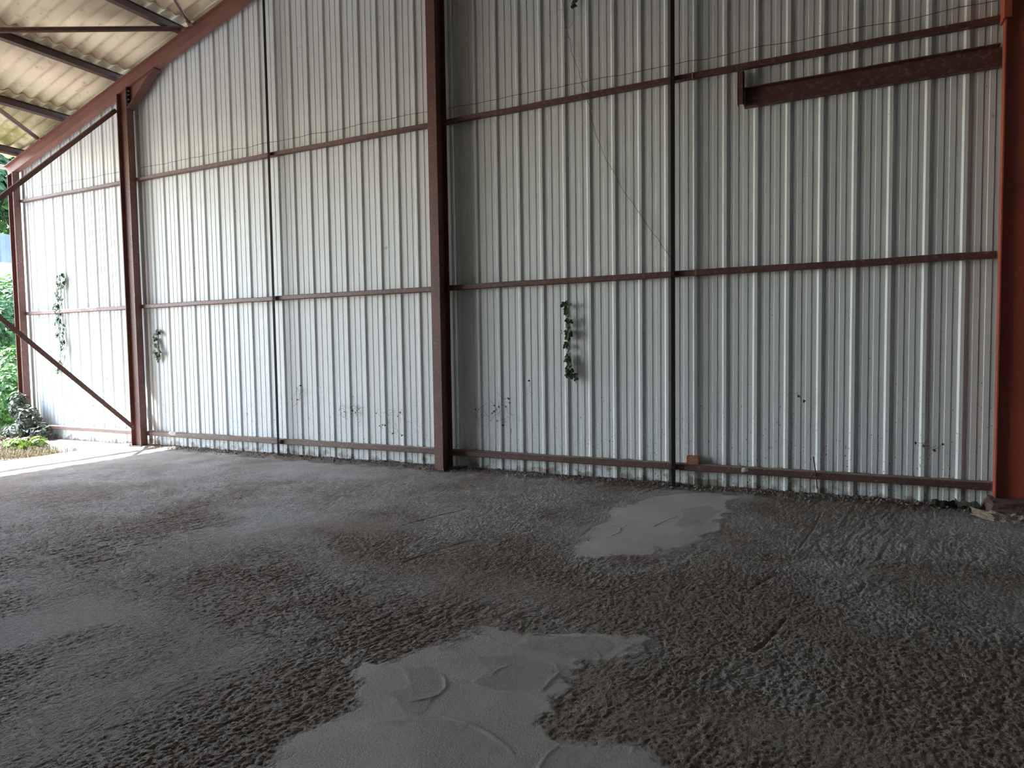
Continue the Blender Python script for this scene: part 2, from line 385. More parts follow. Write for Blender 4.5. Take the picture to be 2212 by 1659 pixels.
GROOVES = [  # single drawn lines (x0,y0,x1,y1,depth,width)
 (-1.421,-2.638,-1.339,-1.971,-0.008,0.012), (3.286,-0.596,3.184,-1.682,-0.012,0.016), (3.0,-2.55,3.12,-2.2,-0.012,0.02),
 (3.19,-2.9,3.10,-3.3,-0.012,0.018),
 (0.55,-2.2,0.72,-1.6,-0.012,0.02), (1.05,-2.9,1.2,-2.3,-0.012,0.02), (2.23,-1.55,2.31,-1.2,0.006,0.015),
 (-2.6,-1.3,-1.3,-1.15,0.007,0.02), (-3.9,-1.5,-2.7,-1.38,0.007,0.02), (-1.6,-1.15,-0.4,-1.05,0.007,0.02), (-2.2,-2.4,-1.4,-2.32,0.007,0.02),
 (-0.2,-2.0,0.5,-1.93,0.007,0.02),(-4.2,-0.7,-2.0,-0.55,0.006,0.02),
 (2.0,-4.4,2.3,-4.28,0.003,0.012),
]
ARCS = [(1.83,-1.78,0.22,-35,45,0.004),(1.95,-4.13,0.135,-65,75,0.0035),(2.24,-3.88,0.20,-35,60,0.003),(2.30,-3.92,0.10,120,200,0.003),(2.30,-3.66,0.16,60,150,0.003),(2.2,-4.75,0.48,45,100,0.005)]
def spaced(bounds):
    out = []
    for (a, b_, h0, h1) in bounds:
        x = a
        while x < b_ - 1e-6:
            out.append(x); t = (x - a) / (b_ - a); x += h0 + (h1 - h0) * t
    out.append(bounds[-1][1]); return np.array(out)
def build_floor():
    xs = spaced([(-5.75,-4.4,0.03,0.020),(-4.4,-1.0,0.018,0.010),(-1.0,0.9,0.010,0.006),(0.9,4.5,0.0055,0.0055),(4.5,5.3,0.008,0.03),(5.3,XR,0.08,0.3)])
    ys = spaced([(YF,-5.6,0.3,0.1),(-5.6,-5.1,0.06,0.012),(-5.1,-3.3,0.0052,0.0056),(-3.3,-1.6,0.006,0.010),(-1.6,0.06,0.010,0.013)])
    X, Y = np.meshgrid(xs, ys, indexing='ij'); x = X.ravel(); y = Y.ravel()
    ca, sa = 0.979, 0.204                     # rake direction (mostly across, into the wall)
    wx = 0.05 * (fbm(x*3, y*3, 91) - 0.5); 
    s = x*sa + y*ca; t = x*ca - y*sa + wx
    wob = lambda sc, a, sd_: a * (fbm(x*sc, y*sc, sd_, 3) - 0.5)
    sm = np.zeros_like(x); halo = np.zeros_like(x); pl = np.zeros_like(x); lip = np.zeros_like(x)
    near = (x > -4) & (x < 4) & (y > -5.5)
    for poly in SMOOTH:
        d = sdf(x, y, poly) + wob(5, 0.20, 11) + wob(22, 0.09, 12) + wob(70, 0.03, 16)
        sm = np.maximum(sm, np.clip(0.5 - d / 0.05, 0, 1)); halo = np.maximum(halo, np.clip(1 - d / 0.28, 0, 1))
    for poly in PLATES:
        d = sdf(x, y, poly) + wob(6, 0.10, 13) + wob(30, 0.03, 15)
        p = np.clip(0.5 - d / 0.012, 0, 1); pl = np.maximum(pl, p)
        lip = np.maximum(lip, np.exp(-(d/0.010)**2))
    # broad lanes where the screed came out flatter
    lane = fbm(x*0.55 + 3, y*1.3, 21, 3)
    flat = np.clip((lane - 0.58) * 6, 0, 1) * 0.6
    leftflat = np.clip((-3.0 - x) / 1.6, 0, 1) * 0.35
    rough = np.clip(1 - np.maximum(flat, leftflat), 0.12, 1) * (0.75 + 0.5 * fbm(x*1.5, y*1.5, 33, 2))
    worn = np.clip((1.5 - x)/0.5, 0, 1) * np.clip((-3.6 - y)/0.6, 0, 1) * np.clip(fbm(x*2.5, y*2.5, 34, 3)*3 - 0.8, 0, 1)
    rough = rough * (1 - 0.7*worn)
    rough = rough * (1 - 0.55 * halo * np.clip(fbm(x*4, y*4, 36, 2)*2.4 - 0.6, 0, 1))
    rough = rough * (1 - sm) + 0.07 * sm
    # crumbs and pits, with rake streaks where the noise says so
    g1 = vnoise(s*40, t*66, 41); g2 = vnoise(s*70, t*105, 42); g3 = vnoise(x*130, y*130, 43)
    stre = fbm(s*4.5, t*46, 44, 2)
    smask = np.clip((fbm(x*1.1, y*1.1, 45, 2) - 0.38) * 4, 0, 1)
    p1 = np.clip((0.40 - vnoise(s*44+9, t*74, 46)) / 0.22, 0, 1); p2 = np.clip((0.40 - vnoise(s*78+3, t*112, 47)) / 0.22, 0, 1)
    h = 0.0026*(g1-0.5) + 0.0034*(g2-0.5) + 0.0030*(g3-0.5) - 0.0026*p1 - 0.0044*p2
    h = h + smask * 0.013 * np.minimum(stre - 0.5, 0.06)
    z = h * rough * 1.0
    z += 0.012 * (fbm(x*2.2, y*2.2, 51, 3) - 0.5)
    z += sm * 0.005 + pl * 0.0012 + lip * 0.0012 * sm * np.clip(vnoise(x*11, y*11, 64)*2 - 0.7, 0, 1)
    ridg = np.abs(fbm(x*6, y*6, 61, 2) - 0.5); z += sm * 0.0022 * np.exp(-(ridg/0.012)**2) * np.clip(vnoise(x*5, y*5, 62)*3 - 1.7, 0, 1) + sm * 0.0015 * (fbm(s*20, t*9, 65, 3) - 0.5)
    for (x0, y0, x1, y1, dp, wd) in GROOVES:
        ex, ey = x1-x0, y1-y0; L2 = ex*ex+ey*ey
        tt = np.clip(((x-x0)*ex + (y-y0)*ey)/L2, 0, 1)
        bow = 0.012 * np.sin(tt*3.1)
        L = math.sqrt(L2); nx, ny = -ey/L, ex/L
        d = np.hypot(x - x0 - ex*tt - nx*bow, y - y0 - ey*tt - ny*bow)
        z += 0.75 * dp * np.exp(-(d/(0.45*wd))**2) * (0.3 + 1.0*vnoise(x*14, y*14, 63))
    for (cx, cy, r0, a0, a1, dp) in ARCS:
        an = np.degrees(np.arctan2(y-cy, x-cx)); an = np.where(an < a0 - 90, an + 360, an)
        d = np.hypot(x-cx, y-cy) - r0 - 0.03*(fbm(x*9, y*9, 81, 2)-0.5)
        fade = np.clip((an-a0)/15, 0, 1) * np.clip((a1-an)/15, 0, 1)
        z += dp * fade * np.exp(-(d/0.007)**2) * (0.4 + 0.9*vnoise(x*30, y*30, 82))
    # crumbs banked against the wall foot
    bank = np.clip((y + 0.20 + 0.18*(fbm(x*2.5, y*0+1, 71, 3)-0.3)) / 0.2, 0, 1)
    z += bank * (0.012 + 0.030 * np.maximum(vnoise(x*45, y*45, 72) - 0.45, 0) + 0.02*np.maximum(fbm(x*6, y*6, 73)-0.45, 0)) * (x < 4.3)
    nx_, ny_ = len(xs), len(ys)
    me = bpy.data.meshes.new('floor')
    me.vertices.add(nx_*ny_); me.vertices.foreach_set('co', np.stack([x, y, z], 1).astype(np.float32).ravel())
    i = np.arange((nx_-1)*(ny_-1)); ix = i // (ny_-1); iy = i % (ny_-1); v0 = ix*ny_ + iy
    quads = np.stack([v0, v0+ny_, v0+ny_+1, v0+1], 1).astype(np.int32)
    me.loops.add(quads.size); me.loops.foreach_set('vertex_index', quads.ravel())
    me.polygons.add(len(quads)); me.polygons.foreach_set('loop_start', np.arange(0, quads.size, 4, dtype=np.int32))
    me.polygons.foreach_set('loop_total', np.full(len(quads), 4, np.int32))
    me.polygons.foreach_set('use_smooth', np.ones(len(quads), bool))
    for nm, arr in (('smooth', sm), ('plate', pl*sm)):
        a = me.attributes.new(nm, 'FLOAT', 'POINT'); a.data.foreach_set('value', arr.astype(np.float32))
    me.materials.append(M['floor']); me.update(calc_edges=True); me.validate()
    o = bpy.data.objects.new('floor', me); COL.objects.link(o); return struct(o)
build_floor()

# outside ground, one sheet from the slab edge out to the bank
def build_ground():
    xs = np.concatenate([np.linspace(-34,-10,49), np.linspace(-9.7,-5.76,100)]); ys = np.concatenate([np.linspace(YF-6,-3,30), np.linspace(-2.9,0.6,90), np.linspace(0.9,16,26)])
    X, Y = np.meshgrid(xs, ys, indexing='ij'); x = X.ravel(); y = Y.ravel()
    z = -0.11 + 0.10*(fbm(x*1.4, y*1.4, 5, 3)-0.5) + 0.05*(fbm(x*9, y*9, 6, 2)-0.5)
    yy = np.clip((y + 0.6)/1.8, 0, 1); z += np.clip((-9.0 - x)/5.5, 0, 1) * 3.2 * yy*yy*(3-2*yy)
    z -= np.clip((x + 6.3)/0.5, 0, 1) * 0.05
    me = bpy.data.meshes.new('ground'); n1, n2 = len(xs), len(ys)
    f = [(a*n2+b_, (a+1)*n2+b_, (a+1)*n2+b_+1, a*n2+b_+1) for a in range(n1-1) for b_ in range(n2-1)]
    me.from_pydata(list(zip(x.tolist(), y.tolist(), z.tolist())), [], f); me.materials.append(M['ground'])
    me.polygons.foreach_set('use_smooth', [True]*len(f))
    o = bpy.data.objects.new('ground', me); COL.objects.link(o); struct(o)
build_ground()

# concrete plinth carrying the left bay
mb = MB()
rr = random.Random(3)
n = 26; top = []; bot = []
front = [-0.30 - 0.28*max(0, (i/n - 0.45)) - rr.uniform(0, .05) for i in range(n+1)]
vv = []; ff = []
for i in range(n+1):
    x = -8.3 + (2.56) * i / n
    vv += [(x, 0.12, -0.3), (x, 0.12, -0.006), (x, front[i] + 0.05, -0.004 - rr.uniform(0, .006)), (x, front[i], -0.03 - rr.uniform(0, .02)), (x, front[i] - rr.uniform(0, .03), -0.3)]
for i in range(n):
    for k in range(4):
        a = i*5+k; ff.append((a, a+5, a+6, a+1))
ff += [(0,1,2,3,4), tuple(n*5+k for k in (4,3,2,1,0))]
mb.add(vv, ff); struct(mb.build('trim_1', M['concrete']))

# ------------------------------------------------------------------ back wall: ribbed sheets
PITCH_R = 0.25
PROF = [(0.0,0.0),(0.085,0.0165),(0.215,0.0165),(0.230,0.0125),(0.372,0.0125),(0.384,0.0165),(0.52,0.0165),(0.535,0.0125),(0.677,0.0125),(0.689,0.0165),(0.845,0.0165),(0.905,0.0)]
RIBS = {-29:-7.25,-28:-7.01,-27:-6.77,-26:-6.522,-25:-6.27,-24:-6.028,-23:-5.785,-22:-5.53,-21:-5.28,-20:-5.028,-19:-4.779,-18:-4.523,-17:-4.266,-16:-4.008,-15:-3.752,-14:-3.493,-13:-3.238,-12:-2.976,-11:-2.723,-10:-2.475,-9:-2.222,-8:-1.972,-7:-1.726,-6:-1.477,-5:-1.226,-4:-0.977,-3:-0.733,-2:-0.487,-1:-0.241,0:0.005,1:0.246,2:0.494,3:0.741,4:0.988,5:1.234,6:1.482,7:1.735,8:1.980,9:2.237,10:2.492,11:2.749,12:3.004,13:3.257,14:3.507,15:3.758,16:4.008,17:4.256}
def rib_x(i):
    return RIBS.get(i, (-29*0.25 + (i+29)*0.25) if i < -29 else 4.256 + (i-17)*0.25)
mb = MB(); pts = []
for i in range(-33, 38):
    x0, x1 = rib_x(i), rib_x(i+1)
    for (u, d) in PROF: pts.append((x0 + (x1-x0)*u, d))
pts = [p for p in pts if -8.0 <= p[0] <= XR]
pts = [(-8.32, 0.0), (-8.02, 0.0)] + pts
vv = []
for (x, d) in pts:
    zt = rtop(x) - 0.012
    vv += [(x, d, -0.02), (x, d, zt)]
ff = []
for i in range(len(pts)-1):
    ff.append((2*i, 2*i+2, 2*i+3, 2*i+1))
mb.add(vv, ff); struct(mb.build('wall_back', M['sheet']))
# the ridge of the sheet at RIDGE needs its own vertex only out of frame

# ------------------------------------------------------------------ roof (underside seen), sheets lapped at the purlins
PURLINS = [-7.807, -6.645, -5.43, -4.163, -2.95, -1.72, -0.62]
PH = 0.115
def roof_rows(name, left=True):
    mb = MB(); amp, wl = 0.026, 0.177
    ny = int((0.35 - YF) / (wl/14)); ysl = np.linspace(0.35, YF, ny)
    ends = [-8.17] + PURLINS[1:-1] + [RIDGE]
    for k in range(len(ends)-1):
        xa = ends[k]; xb = ends[k+1] + (0.075 if k < len(ends)-2 else 0.0)
        lift = 0.0
        rows = []
        for (x, dz) in ((xa, 0.012 if k else 0.0), (xb, -0.0)):
            rows.append((x, rtop(x) if left else rtop(x), dz))
        vv = []; nrow = 4
        for yv in ysl:
            w = amp * (0.5*math.cos(2*math.pi*yv/wl) + 0.5*(1.0 - 2.0*abs(math.sin(math.pi*yv/wl))**0.75))
            for (x, z0, dz) in rows:
                base = RZ0 + RS*(x - RX0) + (PH + 0.032)/CA + dz + w
                xx = x if left else 2*RIDGE - x
                vv += [(xx, yv, base), (xx, yv, base + 0.0075)]
        ff = []
        for i in range(len(ysl)-1):
            a = i*4; b_ = a+4
            ff += [(a, b_, b_+2, a+2), (a+1, a+3, b_+3, b_+1), (a+2, b_+2, b_+3, a+3), (a, a+1, b_+1, b_)]
        mb.add(vv, ff)
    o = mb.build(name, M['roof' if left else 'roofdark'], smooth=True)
    for p in o.data.polygons: pass
    return struct(o)
roof_rows('ceiling', True)
roof_rows('ceiling_right', False)

# unseen rest of the shell: right and front walls, darkened to cut fill light
mb = MB(); mb.box(XR, XR+0.06, YF, 0.05, 0.0, rtop(XR) + 0.2); struct(mb.build('wall_right', M['innerwall']))
mb = MB(); mb.box(-8.06, -8.0, YF, -7.0, -0.1, rtop(-8.0)+0.1); struct(mb.build('wall_left_blocker', M['innerwall']))  # unseen, added to narrow the open side and block light
mb = MB()
mb.add([(-8.0,YF,0),(XR,YF,0),(XR,YF,rtop(XR)+.15),(RIDGE,YF,rtop(RIDGE)+.15),(-8.0,YF,rtop(-8.0)+.15),
        (-8.0,YF-.06,0),(XR,YF-.06,0),(XR,YF-.06,rtop(XR)+.15),(RIDGE,YF-.06,rtop(RIDGE)+.15),(-8.0,YF-.06,rtop(-8.0)+.15)],
       [(4,3,2,1,0),(5,6,7,8,9),(0,1,6,5),(1,2,7,6),(2,3,8,7),(3,4,9,8),(4,0,5,9)])
struct(mb.build('wall_front', M['innerwall']))

# ------------------------------------------------------------------ steel frame
YC0, YC1 = -0.16, -0.06                       # column flange extent in y
def bolt_mb(c, axis, r=0.012, l=0.016):
    b = MB(); ax = Vector(axis); b.tube([Vector(c), Vector(c) + ax*l], r, 6); 
    b.tube([Vector(c) + ax*l, Vector(c) + ax*(l+0.012)], r*0.55, 6); return b
def column(name, x0, x1, ztop0, mat, label, base=True, zbase=0.0, yf=YC0, yb=YC1, plate=True, slope=True):
    xc = (x0+x1)/2
    t = thing(name, (xc, (yf+yb)/2, zbase), label, 'steel column')
    mb = MB(); sec = ibeam(x1-x0, yb-yf, 0.009, 0.006)
    poly = [(p[1], p[0]) for p in sec]          # web along x
    b0 = len(mb.v)
    mb.prism(poly[::-1], (xc, (yf+yb)/2, zbase), (1,0,0), (0,1,0), (0,0,1), 1.0)
    half = len(poly)
    for i in range(half, 2*half):
        x, y, z = mb.v[i]; mb.v[i] = (x, y, ztop0 + (RS*(x-xc) if slope else 0))
    mb.build('shaft', mat, t)
    if plate:
        p = MB(); p.box(x0-0.03, x1+0.03, yf-0.03, yb+0.01, zbase-0.002, zbase+0.012); p.build('base_plate', M['dark'], t)
        for sx in (x0-0.015, x1+0.015):
            bolt_mb((sx, yf-0.012, zbase+0.012), (0,0,1), 0.009, 0.012).build('anchor_bolt', M['bolt'], t)
    return t
rlow = lambda x: rtop(x) - 0.179
# corner post at the eave
column('steel_column', -8.08, -7.94, rlow(-8.01), M['brown'], 'thin brown corner post at the open left eave, ivy heaped round its foot', zbase=-0.004)
# portal column left
pc = column('steel_column', -5.43, -5.23, rlow(-5.33), M['brown'], 'brown steel column under the rafter knee plate, two slanting braces meeting it')
# base of portal column right (red lead)
rc = column('steel_column', 4.445, 4.685, rlow(2*RIDGE+5.33) + 0.35, M['red'], 'orange-red steel column at the right edge on a stained concrete base', zbase=0.115, yf=-0.17, yb=-0.085, plate=False, slope=False)
cl = MB(); cl.box(4.430, 4.4448, -0.20, -0.06, 3.585, 4.6); cl.box(4.430, 4.475, -0.215, -0.20, 3.585, 4.6)
o = cl.build('cleat', M['red'], rc); o['label'] = 'bright red strip plate on the left flange'
# centre gable post, web at right angles to the wall
gx = -0.3855
t = thing('steel_column', (gx, -0.12, 0), 'middle gable post, lit brown front face and black right side', 'steel column')
mb = MB(); mb.prism(ibeam(0.20, 0.105, 0.010, 0.007), (gx, -0.12, 0), (1,0,0), (0,1,0), (0,0,1), rlow(gx) - 0.002); mb.build('shaft', M['brown'], t)
p = MB(); p.box(gx-0.075, gx+0.075, -0.245, -0.005, -0.002, 0.010); p.build('base_plate', M['dark'], t)
for sx in (-0.065, 0.065): bolt_mb((gx+sx, -0.235, 0.010), (0,0,1), 0.008, 0.012).build('anchor_bolt', M['bolt'], t)

# rafter, web parallel to the wall, with the knee haunch
rx = Vector((CA, 0, SA)); rn = Vector((-SA, 0, CA))
xs0 = -8.19; L = (RIDGE - xs0) / CA
t = thing('rafter', (xs0, -0.10, rtop(xs0) - 0.125), 'long reddish-brown rafter rising from the left eave to the right', 'beam')
mb = MB(); sec = ibeam(0.172, 0.091, 0.009, 0.006)
a0 = Vector((xs0, -0.1025, rtop(xs0))) - rn * 0.086
mb.prism(sec, a0, (0,1,0), rn, rx, L); mb.build('beam', M['rafter'], t)
hb = MB()                                              # haunch web
q = [(-5.228, rlow(-5.228)), (-5.228, 4.565), (-4.672, rlow(-4.672))]
for yy in (): pass
hb.add([(x, -0.108, z) for x, z in q] + [(x, -0.100, z) for x, z in q], [(0,1,2),(5,4,3),(0,3,4,1),(1,4,5,2),(2,5,3,0)])
hw = hb.build('haunch_plate', M['rafter'], t)
hf = MB(); d = Vector((q[2][0]-q[1][0], 0, q[2][1]-q[1][1])); ln = d.length; d.normalize(); nn = Vector((-d.z, 0, d.x))
hf.prism([(-0.055,-0.005),(0.055,-0.005),(0.055,0.005),(-0.055,0.005)], Vector((q[1][0], -0.104, q[1][1])) - nn*0.005, (0,1,0), nn, d, ln)
hf.build('haunch_flange', M['brown'], t)
ep = MB(); ep.box(-5.229, -5.217, -0.155, -0.058, 4.56, rlow(-5.22)+0.005); ep.build('end_plate', M['dark'], t)
for zz in (4.62, 4.68, 4.74, 4.79): bolt_mb((-5.217, -0.135, zz), (1,0,0), 0.013, 0.018).build('bolt', M['bolt'], t)

# purlins on top of the rafter
PL = ['lowest dark roof purlin nearest the eave and gutter', 'dark roof purlin just above the mossy roof band', 'dark roof purlin ending over the knee plate of the rafter', 'uppermost dark roof purlin in view, beside the tube strut end']
for k in range(4):
    x = PURLINS[k]; zb = rtop(x)
    t = thing('purlin', (x, 0.3, zb), PL[k], 'purlin', 'roof purlins under the corrugated sheets')
    mb = MB(); base = Vector((x, 0.32, zb + 0.001)) + rn*(PH/2)
    mb.prism(ibeam(PH-0.004, 0.055, 0.007, 0.005), base, rx, rn, (0,-1,0), 0.32 - YF - 0.2)
    mb.build('beam', M['purlin'], t)
    c = MB(); c.prism([(0,0),(0.045,0),(0.045,0.07),(0.039,0.07),(0.039,0.006),(0,0.006)], Vector((x+0.028, -0.085, zb)) , rx, rn, (0,-1,0), 0.045)
    c.build('cleat', M['brown'], t)

# braces in the roof plane
def on_roof(x, off): return RZ0 + RS*(x-RX0) + off
def strut(label, a, b_, r, mat, name='brace', lug=True):
    a, b_ = Vector(a), Vector(b_)
    t = thing(name, a, label, 'brace'); mb = MB(); mb.tube([a, b_], r, 10); mb.build('tube', mat, t, smooth=True)
    d = (b_ - a).normalized()
    if lug:
        g = MB(); s_ = d.cross(Vector((0,0,1))).normalized(); 
        g.prism([(-0.03,-0.004),(0.03,-0.004),(0.03,0.004),(-0.03,0.004)], a - d*0.07, s_, s_.cross(d), d, 0.10); g.build('lug', M['rafter'], t)
    return t
def along(a, b_, k): a, b_ = Vector(a), Vector(b_); return a + (b_-a)*k
A1, B1 = (-4.06,-0.21,on_roof(-4.06,-0.02)), (-5.258,-1.639,on_roof(-5.258,-0.02))
strut('level brown tube strut crossing below the roof at upper left', A1, along(A1, B1, 3.4), 0.031, M['brown'])
A2, B2 = (-3.91,-0.21,on_roof(-3.91,-0.02)), (-3.692,-0.566,on_roof(-3.692,-0.02))
strut('thin brown roof brace leaving the top edge beside the uppermost purlin', A2, along(A2, B2, 7.5), 0.020, M['brown'])
A3, B3 = (-7.18,-0.21,on_roof(-7.18,-0.02)), (-6.759,-0.898,on_roof(-6.759,-0.02))
strut('short brown tube brace under the mossy roof sheets near the eave', A3, along(A3, B3, 6.5), 0.030, M['brown'])

# angle-iron braces of the eave line, in the plane of the portal column
def angle_bar(label, a, b_, w=0.06):
    a, b_ = Vector(a), Vector(b_); d = (b_-a); ln = d.length; d.normalize()
    t = thing('brace', a, label, 'brace'); s_ = Vector((1,0,0)); u_ = d.cross(s_).normalized()
    if u_.z < 0: u_ = -u_
    mb = MB(); mb.prism([(0,-w/2),(0.006,-w/2),(0.006,w/2),(-w*.8,w/2),(-w*.8,w/2-0.006),(0,w/2-0.006)], a, s_, u_, d, ln); mb.build('angle', M['brown'], t)
    bb = MB(); c = a + d*0.05 + Vector((0.006,0,0)); bb.tube([c, c+Vector((0.016,0,0))], 0.011, 6); bb.build('bolt', M['bolt'], t)
A4, B4 = Vector((-5.33,-0.18,0.258)), Vector((-5.33,-1.764,1.72))
angle_bar('straight brown brace slanting up left from the foot of a column', A4, along(A4, B4, 3.1), 0.058)
A5, B5 = Vector((-5.445,-0.160,4.57)), Vector((-5.445,-1.648,3.105))
angle_bar('dark brace slanting down left from the column head below the rafter', A5, along(A5, B5, 3.1), 0.05)

# ------------------------------------------------------------------ wall rails
def rail(x0, x1, z0, z1, y0, y1, mat, label, dust=False, joint=None):
    t = thing('wall_rail', ((x0+x1)/2, (y0+y1)/2, z0), label, 'rail', 'horizontal wall rails')
    mb = MB(); e = 0.006; yc, zc = (y0+y1)/2, (z0+z1)/2; hy, hz = (y1-y0)/2, (z1-z0)/2
    poly = [(-hy+e,-hz),(hy-e,-hz),(hy,-hz+e),(hy,hz-e),(hy-e,hz),(-hy+e,hz),(-hy,hz-e),(-hy,-hz+e)]
    nseg = max(6, int((x1-x0)/0.35)); rr = random.Random(int(1000*(x0+z0)))
    dev = [(rr.uniform(-.0025,.0025), rr.uniform(-.003,.003)) for _ in range(nseg+1)]
    vv = []; ff = []; n = len(poly)
    for i in range(nseg+1):
        x = x0 + (x1-x0)*i/nseg
        vv += [(x, yc+p[0]+dev[i][0], zc+p[1]+dev[i][1]) for p in poly]
    for i in range(nseg):
        for k in range(n): ff.append((i*n+k, i*n+(k+1) % n, (i+1)*n+(k+1) % n, (i+1)*n+k))
    ff = [tuple(reversed(f)) for f in ff]
    ff += [tuple(range(n)), tuple(reversed(range(nseg*n, nseg*n+n)))]
    mb.add(vv, ff); mb.build('bar', mat, t)
    if dust:
        dm = MB(); vv = []; ff = []; ns = int((x1-x0)/0.06)
        for i in range(ns+1):
            x = x0 + 0.004 + (x1-x0-0.008)*i/ns; hgt = 0.003 + 0.006*rr.random(); fr = rr.uniform(0.004, 0.016)
            vv += [(x, y0+fr, z1+0.0005), (x, y0+fr+0.012, z1+hgt), (x, y1-0.004, z1+hgt*1.3), (x, y1-0.002, z1)]
        for i in range(ns):
            for k in range(3): a = i*4+k; ff.append((a, a+4, a+5, a+1))
        dm.add(vv, ff); o = dm.build('dust_layer', M['dust'], t, smooth=True); o['label'] = 'tan dust lying along the top'
    if joint:
        jm = MB(); jm.box(joint-0.006, joint+0.006, y0-0.004, y1, z0-0.003, z1+0.003); jm.build('joint_strap', M['dust'], t)
    return t
Yf, Yb = -0.07, -0.003
rail(-7.938, -5.435, 3.622, 3.665, Yf, Yb, M['rail'], 'top wall rail of the sunlit left bay')
rail(-5.228, -0.440, 3.622, 3.665, Yf, Yb, M['rail'], 'top wall rail between the braced column and the middle post')
rail(-0.331, 4.428, 3.622, 3.665, Yf, Yb, M['rail'], 'top wall rail right of the middle post, above the lintel', joint=2.21)
rail(-7.938, -5.435, 1.900, 1.952, Yf, Yb, M['rail'], 'middle wall rail of the sunlit left bay')
rail(-5.228, -0.440, 1.900, 1.952, Yf, Yb, M['rail'], 'middle wall rail between the braced column and the middle post')
rail(-0.331, 4.440, 1.900, 1.952, Yf, Yb, M['rail'], 'middle wall rail right of the middle post', joint=2.24)
rail(-7.938, -5.435, 0.150, 0.205, Yf, Yb, M['rail_low'], 'lowest wall rail of the sunlit left bay', dust=True)
rail(-5.228, -0.440, 0.150, 0.205, Yf, Yb, M['rail_low'], 'lowest spattered wall rail between the braced column and the middle post', dust=True)
rail(-0.331, 4.440, 0.150, 0.205, Yf, Yb, M['rail_low'], 'lowest spattered wall rail right of the middle post, carrying the brick', dust=True)

# thin vertical hangers in front of the rails
for (x, lab) in ((-2.757, 'thin black vertical bar in the middle of the left long bay'), (2.047, 'thin black vertical bar beside the brick, right of the middle post')):
    t = thing('hanger_bar', (x, -0.09, 0), lab, 'bar', 'thin vertical bars')
    mb = MB(); w = 0.036
    mb.prism([(-w/2,-w/2),(w/2,-w/2),(w/2,-w/2+0.005),(-w/2+0.005,-w/2+0.005),(-w/2+0.005,w/2),(-w/2,w/2)][::-1], (x, -0.0905, -0.02), (1,0,0), (0,1,0), (0,0,1), rlow(x if x < RIDGE else 2*RIDGE-x) + 0.02)
    mb.build('angle', M['black'], t)
    for zz in (0.178, 1.926, 3.632):
        bolt_mb((x+0.004, -0.109, zz), (0,-1,0), 0.009, 0.008).build('bolt', M['dark'], t)

# lintel left over from an old opening
t = thing('lintel', (3.54, -0.04, 3.3), 'deep brown channel lintel hung below the top rail at right', 'beam')
mb = MB(); h_ = 0.165
mb.prism([(0,0),(-0.058,0),(-0.058,0.008),(-0.006,0.008),(-0.006,h_-0.008),(-0.058,h_-0.008),(-0.058,h_),(0,h_)][::-1], (2.642, -0.006, 3.298), (0,1,0), (0,0,1), (1,0,0), 1.795)
mb.build('channel', M['rail'], t)
hp = MB(); hp.box(2.590, 2.640, -0.068, -0.062, 3.325, 3.60); hp.box(2.590, 2.596, -0.068, -0.006, 3.325, 3.60); hp.box(2.634, 2.640, -0.068, -0.006, 3.325, 3.60); hp.build('end_hanger', M['rail'], t)

# ------------------------------------------------------------------ small things on rails
def rough_block(name, x0, x1, y0, y1, z0, z1, mat, seed, jit, sub=5, taper=0.0):
    rr = random.Random(seed); mb = MB(); n = sub
    import itertools
    idx = {}; vv = []; ff = []
    def vid(i, j, k):
        if (i,j,k) in idx: return idx[(i,j,k)]
        fx, fy, fz = i/n, j/n, k/n
        ed = sum(1 for q in (i,j,k) if q in (0,n))
        x = x0+(x1-x0)*fx; y = y0+(y1-y0)*fy; z = z0+(z1-z0)*fz
        cx, cy, cz = (x0+x1)/2, (y0+y1)/2, (z0+z1)/2
        pull = {1:0, 2:0.035, 3:0.07}.get(ed, 0)
        tp = taper*fz
        x = x + (cx-x)*(pull+tp); y = y + (cy-y)*(pull+tp); z = z + (cz-z)*pull*(1 if k else 0)
        x += rr.uniform(-jit,jit); y += rr.uniform(-jit,jit); z += rr.uniform(-jit,jit)*(1 if k else 0)
        idx[(i,j,k)] = len(vv); vv.append((x,y,z)); return idx[(i,j,k)]
    for a in range(n):
        for b_ in range(n):
            ff += [(vid(a,b_,0),vid(a,b_+1,0),vid(a+1,b_+1,0),vid(a+1,b_,0)),(vid(a,b_,n),vid(a+1,b_,n),vid(a+1,b_+1,n),vid(a,b_+1,n)),
                   (vid(a,0,b_),vid(a+1,0,b_),vid(a+1,0,b_+1),vid(a,0,b_+1)),(vid(a,n,b_),vid(a,n,b_+1),vid(a+1,n,b_+1),vid(a+1,n,b_)),
                   (vid(0,a,b_),vid(0,a,b_+1),vid(0,a+1,b_+1),vid(0,a+1,b_)),(vid(n,a,b_),vid(n,a+1,b_),vid(n,a+1,b_+1),vid(n,a,b_+1))]
    mb.add(vv, ff); return mb.build(name, mat)
tag(rough_block('brick', 2.154, 2.261, -0.063, -0.002, 0.211, 0.285, M['brick'], 5, 0.0009, 6, 0.02), 'piece of orange brick lying on the lowest rail', 'brick')
def lump(name, c, r, mat, seed, flat=0.7, n=2):
    rr = random.Random(seed); import bmesh
    bm = bmesh.new(); bmesh.ops.create_icosphere(bm, subdivisions=n, radius=1.0)
    for v in bm.verts:
        k = 1 + rr.uniform(-.28, .28); v.co = Vector((v.co.x*r[0]*k, v.co.y*r[1]*k, v.co.z*r[2]*k)) + Vector(c)
    me = bpy.data.meshes.new(name); bm.to_mesh(me); bm.free(); me.materials.append(mat)
    o = bpy.data.objects.new(name, me); COL.objects.link(o); return o
tag(lump('mortar_lump', (2.655,-0.068,0.188), (0.030,0.012,0.020), M['mortar'], 1), 'pale mortar crust stuck to the lowest rail below the lintel end', 'mortar')
